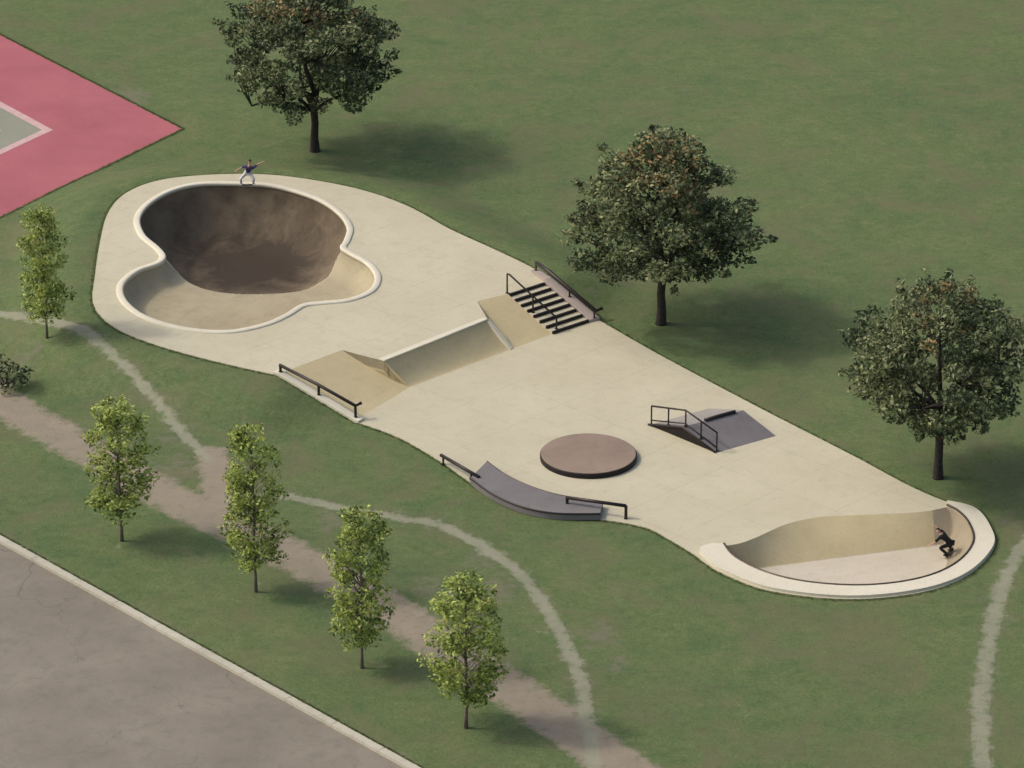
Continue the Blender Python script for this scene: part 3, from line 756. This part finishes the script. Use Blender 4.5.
# ------------------------------------------------------------------ trees
BARK = mat('dark bark', (0.040,0.033,0.028), 0.95, var=0.4, scale=4, bump=0.8, bscale=12)
BARK2 = mat('pale young bark', (0.17,0.145,0.11), 0.9, var=0.3, scale=5, bump=0.5, bscale=14)
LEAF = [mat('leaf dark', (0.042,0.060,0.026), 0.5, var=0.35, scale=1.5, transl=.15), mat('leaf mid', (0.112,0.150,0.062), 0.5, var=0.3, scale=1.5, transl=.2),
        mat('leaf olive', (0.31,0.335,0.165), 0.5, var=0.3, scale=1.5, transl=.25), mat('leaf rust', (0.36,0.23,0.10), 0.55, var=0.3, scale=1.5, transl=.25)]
YLEAF = [mat('young leaf dark', (0.095,0.145,0.028), 0.5, var=0.3, scale=2, transl=.2), mat('young leaf mid', (0.32,0.40,0.090), 0.5, var=0.25, scale=2, transl=.25),
         mat('young leaf bright', (0.50,0.57,0.17), 0.5, var=0.25, scale=2, transl=.3), mat('young leaf warm', (0.38,0.33,0.10), 0.55, var=0.25, scale=2, transl=.3)]
def leaves_mesh(name, clumps, lsz, per, r, probs, mats):
    """clumps: (centre, radius, tone)"""
    cen = []; tone = []
    for c, rad_, tn_ in clumps:
        n = max(6, int(per * rad_ ** 2)); d = r.normal(size=(n, 3)); d /= np.linalg.norm(d, axis=1)[:, None]
        rr = rad_ * r.uniform(0.35, 1.05, n) ** 0.6; p = np.array(c) + d * rr[:, None] * np.array([1, 1, .72]); cen.append(p)
        base = np.array(probs[tn_]); tone.append(r.choice(4, n, p=base / base.sum()))
    cen = np.vstack(cen); tone = np.concatenate(tone); n = len(cen)
    nrm = r.normal(size=(n, 3)) * .8 + np.array([0, 0, 1.0]); nrm /= np.linalg.norm(nrm, axis=1)[:, None]
    t = np.cross(nrm, r.normal(size=(n, 3))); t /= np.linalg.norm(t, axis=1)[:, None]; b = np.cross(nrm, t)
    L = lsz * r.uniform(.6, 1.25, n)[:, None]; Wd = L * .55
    v = np.stack([cen - t * L * .5, cen + b * Wd * .5 - t*L*.05 + nrm * L * .06, cen + t * L * .5 - nrm * L*.08, cen - b * Wd * .5 - t*L*.05 + nrm * L * .06], 1).reshape(-1, 3)
    f = np.arange(4 * n).reshape(-1, 4)
    me = bpy.data.meshes.new(name); me.from_pydata(v.tolist(), [], f.tolist())
    for m in mats: me.materials.append(m)
    me.polygons.foreach_set('material_index', tone.astype(np.int32)); me.update(); return me

def limb(bm, a, b, r0, r1, rr, bend=.25, n=6, seg=8):
    a, b = Vector(a), Vector(b); L = (b - a).length; o = Vector((rr.uniform(-1,1), rr.uniform(-1,1), rr.uniform(.2, 1))) * L * bend * .5
    pts = [a.lerp(b, k/n) + o * math.sin(math.pi * k / n) for k in range(n+1)]
    tube(bm, pts, [r0 + (r1 - r0) * (k/n) ** .8 for k in range(n+1)], seg); return pts

def big_tree_data(seed):
    r = np.random.default_rng(seed); rr = random.Random(seed); bm = bmesh.new()
    # trunk
    tp = [Vector((0,0,-.2)), Vector((0,0,.12)), Vector((.03,0,.8)), Vector((-.02,.03,1.7)), Vector((.04,0,2.6)), Vector((.0,.05,3.6))]
    tube(bm, tp, [.36,.29,.23,.21,.21,.17], 12)
    clumps = []; prim = []; ra0 = lambda p: math.hypot(p[0], p[1])
    for k in range(9):
        an = k * 2.4 + rr.uniform(-.3, .3); el = [0.12, 0.28, .5, .75, 1.05][k % 5] + rr.uniform(-.1, .1); L = rr.uniform(2.6, 3.9)
        s = tp[4 if k % 3 else 5].copy() + Vector((0,0,rr.uniform(-.3,.3))); e = s + Vector((math.cos(an)*math.cos(el), math.sin(an)*math.cos(el), math.sin(el))) * L
        prim.append(limb(bm, s, e, .12, .055, rr))
    prim.append(limb(bm, tp[5], Vector((rr.uniform(-.4,.4), rr.uniform(-.4,.4), 7.6)), .16, .06, rr))
    tries = 0; cs = []
    bump_ = [(rr.uniform(0, 6.28), rr.uniform(-.2, .9), rr.uniform(-.26, .26)) for _ in range(14)]
    while len(cs) < 150 and tries < 9000:
        tries += 1
        z = rr.uniform(0, 1); an = rr.uniform(0, 6.283)
        # profile: widest at 0.25, domed with slightly pointed top, flat ragged underside
        pr = (math.sin(min(1, (z + .10) / .36) * math.pi / 2) if z < .26 else math.cos((z - .26) / .76 * math.pi / 2) ** .80)
        R0 = 5.15 * pr
        for ba, bz, bh in bump_:
            dd = abs((an - ba + math.pi) % (2*math.pi) - math.pi); R0 *= 1 + bh * math.exp(-(dd / .5) ** 2 - ((z - bz) / .25) ** 2)
        ra_ = R0 * math.sqrt(rr.uniform(.12 if z > .15 else .25, 1)); p = (ra_ * math.cos(an), ra_ * math.sin(an), 3.35 + 7.0 * z + .5*(ra_/4.7)*rr.uniform(-.6, .6))
        rad_ = rr.uniform(.45, .95)
        if all(math.dist(p, c[0]) > .62 * (rad_ + c[1]) * .95 for c in cs):
            cs.append((p, rad_))
    for p, rad_ in cs:
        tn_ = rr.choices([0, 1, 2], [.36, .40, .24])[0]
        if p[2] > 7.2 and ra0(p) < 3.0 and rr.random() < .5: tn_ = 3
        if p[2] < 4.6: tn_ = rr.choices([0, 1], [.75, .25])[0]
        clumps.append((p, rad_, tn_))
        pv = Vector(p); best = min((q_ for l in prim for q_ in l[2:]), key=lambda q_: (q_ - pv).length + .5 * max(0, q_.z - pv.z))
        limb(bm, best, pv, .04, .015, rr, .2, 4, 5)
    # stray sprigs outside the outline
    for _ in range(90):
        p, rad_ = rr.choice(cs); d = Vector((p[0], p[1], (p[2] - 5) * .8)).normalized(); c = Vector(p) + d * rad_ * rr.uniform(.9, 1.4)
        clumps.append((tuple(c), rr.uniform(.16, .3), rr.choice([0, 1, 1, 2])))
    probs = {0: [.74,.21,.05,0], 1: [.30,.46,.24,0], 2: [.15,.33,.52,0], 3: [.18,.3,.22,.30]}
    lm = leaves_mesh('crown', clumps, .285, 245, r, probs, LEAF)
    bmesh.ops.recalc_face_normals(bm, faces=bm.faces)
    tm = bpy.data.meshes.new('trunk'); bm.to_mesh(tm); bm.free(); tm.materials.append(BARK); tm.polygons.foreach_set('use_smooth', [True]*len(tm.polygons))
    return tm, lm
def young_tree_data(seed):
    r = np.random.default_rng(seed); rr = random.Random(seed); bm = bmesh.new()
    tp = [Vector((0,0,-.15)), Vector((.01,0,.8)), Vector((.04,.02,2.2)), Vector((-.03,.03,3.8)), Vector((.03,0,5.4)), Vector((0,0,6.9))]
    tube(bm, tp, [.10,.075,.065,.05,.035,.012], 8); clumps = []
    for k in range(150):
        z = rr.uniform(0, 1); an = rr.uniform(0, 6.283); pr = 1.45 * (math.sin(min(1, (z + .22) / .45) * math.pi / 2) * math.sqrt(max(0, 1 - (max(0, z - .45) / .6) ** 2.2))) * rr.uniform(.82, 1.12)
        ra_ = pr * math.sqrt(rr.uniform(.03, 1)); p = Vector((ra_ * math.cos(an), ra_ * math.sin(an), 1.35 + 6.0 * z)); rad_ = rr.uniform(.22, .50)
        clumps.append((tuple(p), rad_, rr.choices([0, 1, 2, 3], [.20, .38, .36, .06])[0]))
        sz = max(1.2, p.z - ra_ * .9); k2 = np.interp(sz, [0, .8, 2.2, 3.8, 5.4, 6.9], range(6)) ; i = min(4, int(k2)); s = tp[i].lerp(tp[i+1], float(k2) - i) if False else Vector((0.0, 0.01, sz))
        limb(bm, s, p, .016, .005, rr, .15, 3, 5)
    probs = {0: [.55,.35,.10,0], 1: [.2,.5,.28,.02], 2: [.1,.35,.53,.02], 3: [.15,.35,.3,.2]}
    lm = leaves_mesh('crown', clumps, .215, 250, r, probs, YLEAF)
    bmesh.ops.recalc_face_normals(bm, faces=bm.faces)
    tm = bpy.data.meshes.new('trunk'); bm.to_mesh(tm); bm.free(); tm.materials.append(BARK2); tm.polygons.foreach_set('use_smooth', [True]*len(tm.polygons))
    return tm, lm
def place_tree(name, data, base, rz, sc, label, cat, group):
    o = empty(name, base, label, cat, group, rz); o.scale = sc if isinstance(sc, tuple) else (sc, sc, sc)
    for nm, me in (('trunk', data[0]), ('crown', data[1])):
        c = bpy.data.objects.new(nm, me); COL.objects.link(c); c.parent = o
    return o
GB = 'broad shade trees beyond the skatepark'; GY = 'young trees beside the dirt path'
big = [big_tree_data(3), big_tree_data(21), big_tree_data(40)]
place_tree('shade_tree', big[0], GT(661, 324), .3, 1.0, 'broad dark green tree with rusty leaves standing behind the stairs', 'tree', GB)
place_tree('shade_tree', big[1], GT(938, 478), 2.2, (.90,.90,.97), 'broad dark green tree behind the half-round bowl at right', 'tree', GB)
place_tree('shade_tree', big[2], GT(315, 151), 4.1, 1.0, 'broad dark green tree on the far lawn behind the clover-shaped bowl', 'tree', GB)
yg = [young_tree_data(5), young_tree_data(8), young_tree_data(13)]
for k, (x, y, s, rz, lb) in enumerate([
        (47, 338, (.85,.85,.95), .4, 'slender light green young tree nearest the pink court'),
        (122, 541, (1.0,1.0,.96), 1.9, 'slender light green young tree standing between the road and the wide dirt path'),
        (256, 592, (.95,.95,1.08), 3.3, 'slender light green young tree at the fork where the dirt paths meet'),
        (362, 668, (.9,.95,1.02), 4.4, 'slender light green young tree beside the wide dirt path, second from the right'),
        (466, 728, (1.05,1.05,.95), 5.6, 'slender light green young tree at the right-hand end of the row')]):
    place_tree('young_tree', yg[k % 3], GT(x, y), rz, s, lb, 'tree', GY)
# dark shrub at the left edge
def shrub(px, py, seed, size, label):
    r = np.random.default_rng(seed); rr = random.Random(seed); b0 = GT(px, py); bm = bmesh.new(); cl = []
    for k in range(26):
        an = rr.uniform(0, 6.28); ra_ = size * math.sqrt(rr.random()); p = Vector((ra_ * math.cos(an), ra_ * math.sin(an), rr.uniform(.25, 1.25) * size * (1 - .35 * ra_ / size)))
        cl.append((tuple(p), rr.uniform(.22, .42), rr.choices([0, 1, 2], [.6, .2, .2])[0])); limb(bm, (0.02*k*rr.choice((-1,1))*.3, 0, -.05), p, .025, .008, rr, .2, 4, 5)
    o = empty('shrub', b0, label, 'shrub')
    lm = leaves_mesh('foliage', cl, .24, 170, r, {0: [.8,.15,.05,0], 1: [.3,.5,.2,0], 2: [.2,.3,.5,0]}, LEAF)
    c = bpy.data.objects.new('foliage', lm); COL.objects.link(c); c.parent = o
    tm = bpy.data.meshes.new('stem'); bm.to_mesh(tm); bm.free(); tm.materials.append(BARK); c = bpy.data.objects.new('stem', tm); COL.objects.link(c); c.parent = o
shrub(6, 387, 4, 1.25, 'low dark leafy shrub at the left edge by the wide dirt path')

# ------------------------------------------------------------------ skaters
SKIN = mat('skin', (0.50,0.31,0.21), .6, var=.06); HAIR = mat('brown hair', (0.05,0.032,0.022), .7, var=.3, scale=20, bump=.4, bscale=60)
def skin_mesh(chains, rootv=0, sub=2):
    """chains: list of lists of (point, radius); points shared by position"""
    vs = []; rs = []; es = set(); idx = {}
    for ch in chains:
        prev = None
        for p, r_ in ch:
            k = tuple(round(c, 4) for c in p)
            if k not in idx: idx[k] = len(vs); vs.append(tuple(p)); rs.append(r_)
            i = idx[k]
            if prev is not None and prev != i: es.add((prev, i))
            prev = i
    me = bpy.data.meshes.new('tmp'); me.from_pydata(vs, list(es), []); o = bpy.data.objects.new('tmp', me); COL.objects.link(o)
    md = o.modifiers.new('s', 'SKIN'); md.use_smooth_shade = True
    for i, sv in enumerate(me.skin_vertices[0].data): sv.radius = (rs[i] if isinstance(rs[i], tuple) else (rs[i], rs[i])); sv.use_root = (i == rootv)
    m2 = o.modifiers.new('u', 'SUBSURF'); m2.levels = m2.render_levels = sub
    dg = bpy.context.evaluated_depsgraph_get(); out = bpy.data.meshes.new_from_object(o.evaluated_get(dg)); bpy.data.objects.remove(o); return out
def merge(meshes):
    bm = bmesh.new()
    for m in meshes: bm.from_mesh(m); bpy.data.meshes.remove(m)
    return bm
def ellipsoid(bm, c, r3, rot=None, u=20, v=14, cut=None):
    M = Matrix.Translation(c) @ (rot.to_4x4() if rot else Matrix()) @ Matrix.Diagonal((*r3, 1))
    r_ = bmesh.ops.create_uvsphere(bm, u_segments=u, v_segments=v, radius=1)
    if cut: bmesh.ops.delete(bm, geom=[x for x in r_['verts'] if cut(x.co)], context='VERTS'); 
    for x in [x for x in r_['verts'] if x.is_valid]: x.co = M @ x.co
def person(J, face, label, shirt, trousers, shoe, beanie=None):
    """J: joints in world coordinates; face: unit vector the head looks along"""
    base = (J['foot_l'] + J['foot_r']) / 2
    o = empty('person', base, label, 'person'); V3 = Vector
    sh = (J['sh_l'] + J['sh_r']) / 2; spine = J['hip'].lerp(sh, .5)
    body = [[(J['hip'], .105), (spine, .095), (sh, .115), (J['neck'], .052), (J['head'] - (J['head'] - J['neck']) * .4, .05)]]
    for s in 'lr':
        w = J['wr_' + s]; e = J['el_' + s]
        body.append([(sh, .115), (J['sh_' + s], .058), (e, .042), (w, .028), (w + (w - e).normalized() * .06, (.038, .02))])
        body.append([(J['hip'], .105), (J['hj_' + s], .085), (J['kn_' + s], .06), (J['an_' + s], .042)])
    ms = [skin_mesh(body)]
    for s in 'lr':      # five fingers per hand
        w = J['wr_' + s]; d = (w - J['el_' + s]).normalized(); side = d.cross(V3((0, 0, 1)))
        side = (side if side.length > .1 else V3((1, 0, 0))).normalized(); dn = d.cross(side).normalized()
        if dn.z > 0: dn = -dn
        root = w + d * .055
        for k, L in enumerate((.075, .085, .08, .062)):
            a_ = root + side * (k - 1.5) * .021; ms.append(skin_mesh([[(a_, .0095), (a_ + d * (L * .55) + dn * .008, .009), (a_ + d * L * .9 + dn * .03, .0075)]], sub=1))
        th = w + d * .02 - side * .028; ms.append(skin_mesh([[(th, .011), (th - side * .03 + d * .03, .0105), (th - side * .035 + d * .062 + dn * .012, .0085)]], sub=1))
    bm = merge(ms)
    fz = face.normalized(); upv = (J['head'] - J['neck']).normalized(); rt = fz.cross(upv).normalized(); upv = rt.cross(fz)
    rot = Matrix((rt, fz, upv)).transposed()
    ellipsoid(bm, J['head'], (.078, .098, .118), rot)
    ellipsoid(bm, J['head'] + fz * .098 - upv * .012, (.014, .022, .022), rot, 8, 6)
    for s in (-1, 1): ellipsoid(bm, J['head'] + rt * .078 * s - upv * .01, (.012, .022, .032), rot, 8, 6)
    b_ = from_bm('body', bm, SKIN, o, smooth=True)
    bm = bmesh.new()
    bm.free()
    for s in (-1, 1): bm = bmesh.new(); ellipsoid(bm, J['head'] + rt * .03 * s + fz * .088 + upv * .012, (.012, .01, .008), rot, 8, 6); from_bm('eye', bm, HAIR, o, True)
    bm = bmesh.new(); ellipsoid(bm, J['head'] + fz * .09 - upv * .05, (.024, .012, .006), rot, 8, 6); from_bm('mouth', bm, mat('lips', (.3,.1,.09), .5), o, True)
    bm = bmesh.new(); ellipsoid(bm, J['head'] + upv * .018 - fz * .012, (.088, .104, .118), rot, 20, 14, cut=lambda c: c.z < -.25 or (c.y > .45 and c.z < .35)); from_bm('hair', bm, beanie or HAIR, o, True)
    hb_ = J['hip'] + (spine - J['hip']) * -.12; top = [[(hb_, (.165, .150)), (J['hip'].lerp(spine, .4), (.16, .145)), (spine, (.16, .14)), (sh, (.17, .135)), (sh.lerp(J['neck'], .55), .075)]]
    for s in 'lr': top.append([(sh, (.17, .135)), (J['sh_' + s], .082), (J['sh_' + s].lerp(J['el_' + s], .85), .064)])
    bm = merge([skin_mesh(top)]); from_bm('shirt', bm, shirt, o, True)
    tr = []
    for s in 'lr': tr.append([(J['hip'], (.155, .13)), (J['hj_' + s], .108), (J['kn_' + s], .082), (J['an_' + s], .068)])
    bm = merge([skin_mesh(tr)]); from_bm('trousers', bm, trousers, o, True)
    for s in 'lr':
        f = J['toe_' + s] - J['foot_' + s]; f.normalize(); c = J['foot_' + s]
        bm = merge([skin_mesh([[(c - f * .07 + V3((0,0,.045)), (.042,.04)), (c + V3((0,0,.05)), (.045,.045)), (c + f * .12 + V3((0,0,.035)), (.046,.033)), (c + f * .18 + V3((0,0,.03)), (.035,.024))]])]); from_bm('shoe', bm, shoe, o, True)
    return o
def skateboard(c, d, n, label):
    """c centre of the deck's underside wheel contact, d along the board, n normal of the surface"""
    d = (d - n * d.dot(n)).normalized(); s = n.cross(d); o = empty('skateboard', c, label, 'skateboard')
    bm = bmesh.new(); rows = []
    for t, lift, w in ((-.40,.075,.05),(-.385,.07,.085),(-.33,.045,.10),(-.25,.0,.104),(0,0,.104),(.25,.0,.104),(.33,.045,.10),(.385,.07,.085),(.40,.075,.05)):
        rows.append([bm.verts.new(c + d * t + s * w * x + n * (.085 + lift + .006 * x * x)) for x in (-1, -.5, 0, .5, 1)])
    for a_, b_ in zip(rows, rows[1:]):
        for i in range(4): bm.faces.new((a_[i], a_[i+1], b_[i+1], b_[i]))
    r_ = bmesh.ops.extrude_face_region(bm, geom=bm.faces[:])
    for v in [g for g in r_['geom'] if isinstance(g, bmesh.types.BMVert)]: v.co += n * .012
    from_bm('deck', bm, mat('grip deck', (.02,.02,.021), .9, var=.2), o)
    for t in (-.2, .2):
        bm = bmesh.new(); tube(bm, [c + d * t - s * .08 + n * .028, c + d * t + s * .08 + n * .028], .008, 6); tube(bm, [c + d*t + n*.03, c + d*t + n*.085], .02, 8); from_bm('truck', bm, M_COPING, o)
        for x in (-1, 1): bm = bmesh.new(); tube(bm, [c + d * t + s * x * .065 + n * .028, c + d * t + s * x * .10 + n * .028], .028, 14); from_bm('wheel', bm, mat('urethane', (.6,.57,.5), .5), o)
PURP = mat('purple shirt', (.085,.060,.150), .85, var=.25, scale=9, bump=.3); WHT = mat('pale grey trousers', (.62,.62,.62), .85, var=.12, scale=9, bump=.3)
BLK = mat('black cloth', (.014,.013,.016), .85, var=.3, scale=9, bump=.3); SHOE = mat('white shoe', (.5,.48,.46), .7); SHOE2 = mat('dark shoe', (.03,.03,.032), .7)
# skater A: standing on the far coping, arms out
fa_ = G(247.5, 187.5, HU + .10); fa_.z = HU + .09
def rel(b, x, y, z): return b + Vector((x, y, z))
bd = rel(fa_, 0, .18, .0)
zb = .10
J = dict(foot_l=rel(bd, -.33, 0, zb), toe_l=rel(bd, -.37, -.3, zb), foot_r=rel(bd, .30, .0, zb), toe_r=rel(bd, .36, -.3, zb),
         an_l=rel(bd, -.33, 0, zb+.10), an_r=rel(bd, .30, 0, zb+.10), kn_l=rel(bd, -.38, -.16, zb+.40), kn_r=rel(bd, .36, -.18, zb+.40),
         hj_l=rel(bd, -.08, .10, zb+.66), hj_r=rel(bd, .14, .10, zb+.66), hip=rel(bd, .03, .10, zb+.72), sh_l=rel(bd, -.08, -.08, zb+1.12), sh_r=rel(bd, .33, -.08, zb+1.02),
         neck=rel(bd, .14, -.10, zb+1.25), head=rel(bd, .16, -.14, zb+1.41), el_l=rel(bd, -.36, -.08, zb+1.02), wr_l=rel(bd, -.58, -.12, zb+.90), el_r=rel(bd, .60, -.08, zb+1.24), wr_r=rel(bd, .86, -.10, zb+1.38))
person(J, Vector((.1, -1, -.35)), 'skater in purple shirt and pale trousers, arms out, on the far bowl edge', PURP, WHT, SHOE)
skateboard(bd, Vector((1, .05, 0)), Vector((0, 0, 1)), 'dark skateboard under the skater at the far edge of the big bowl')
# skater B: low and leaning on the wall of the half-round bowl
def end_surface(px, py):
    z = 0.0
    for _ in range(20):
        p = G(px, py, z); z = .6 * z + .4 * -float(end_depth(np.array([[p.x, p.y]]))[0][0])
    return G(px, py, z)
fb_ = end_surface(949, 555)
e_ = .05
def dz(x, y): return -float(end_depth(np.array([[x, y]]))[0][0])
nb_ = Vector((-(dz(fb_.x + e_, fb_.y) - dz(fb_.x - e_, fb_.y)) / (2*e_), -(dz(fb_.x, fb_.y + e_) - dz(fb_.x, fb_.y - e_)) / (2*e_), 1)).normalized()
bdir = Vector((.55, .85, 0)); bdir = (bdir - nb_ * bdir.dot(nb_)).normalized(); sB = nb_.cross(bdir)
skateboard(fb_, bdir, nb_, 'dark skateboard under the crouching skater in the half-round bowl')
UPB = (nb_ * .75 + Vector((0, 0, .65))).normalized()
def fB(a_, s_, h_): return fb_ + bdir * a_ + sB * s_ + UPB * h_
if (sB).x > 0: sgn_ = -1
else: sgn_ = 1
def FB(a_, lx, h_): return fb_ + bdir * a_ + Vector((-1, .1, 0)) * lx + UPB * h_
h9 = .10
J = dict(foot_l=FB(-.22, 0, h9), toe_l=FB(-.24, .3, h9), foot_r=FB(.24, 0, h9), toe_r=FB(.28, .3, h9), an_l=FB(-.22, 0, h9+.09), an_r=FB(.24, 0, h9+.09),
         kn_l=FB(-.30, .26, h9+.42), kn_r=FB(.34, .24, h9+.42), hj_l=FB(-.10, -.10, h9+.50), hj_r=FB(.12, -.10, h9+.50), hip=FB(0, -.12, h9+.56),
         sh_l=FB(-.18, .26, h9+.90), sh_r=FB(.20, .24, h9+.94), neck=FB(.02, .33, h9+1.02), head=FB(.02, .42, h9+1.14), el_l=FB(-.40, .45, h9+.72), wr_l=FB(-.36, .66, h9+.60),
         el_r=FB(.30, .50, h9+1.06), wr_r=FB(.40, .74, h9+1.18))
person(J, Vector((-.8, -.5, -.2)), 'skater in black crouching low on the wall of the half-round bowl', BLK, BLK, SHOE2, mat('black cap cloth', (.02,.02,.02), .8))
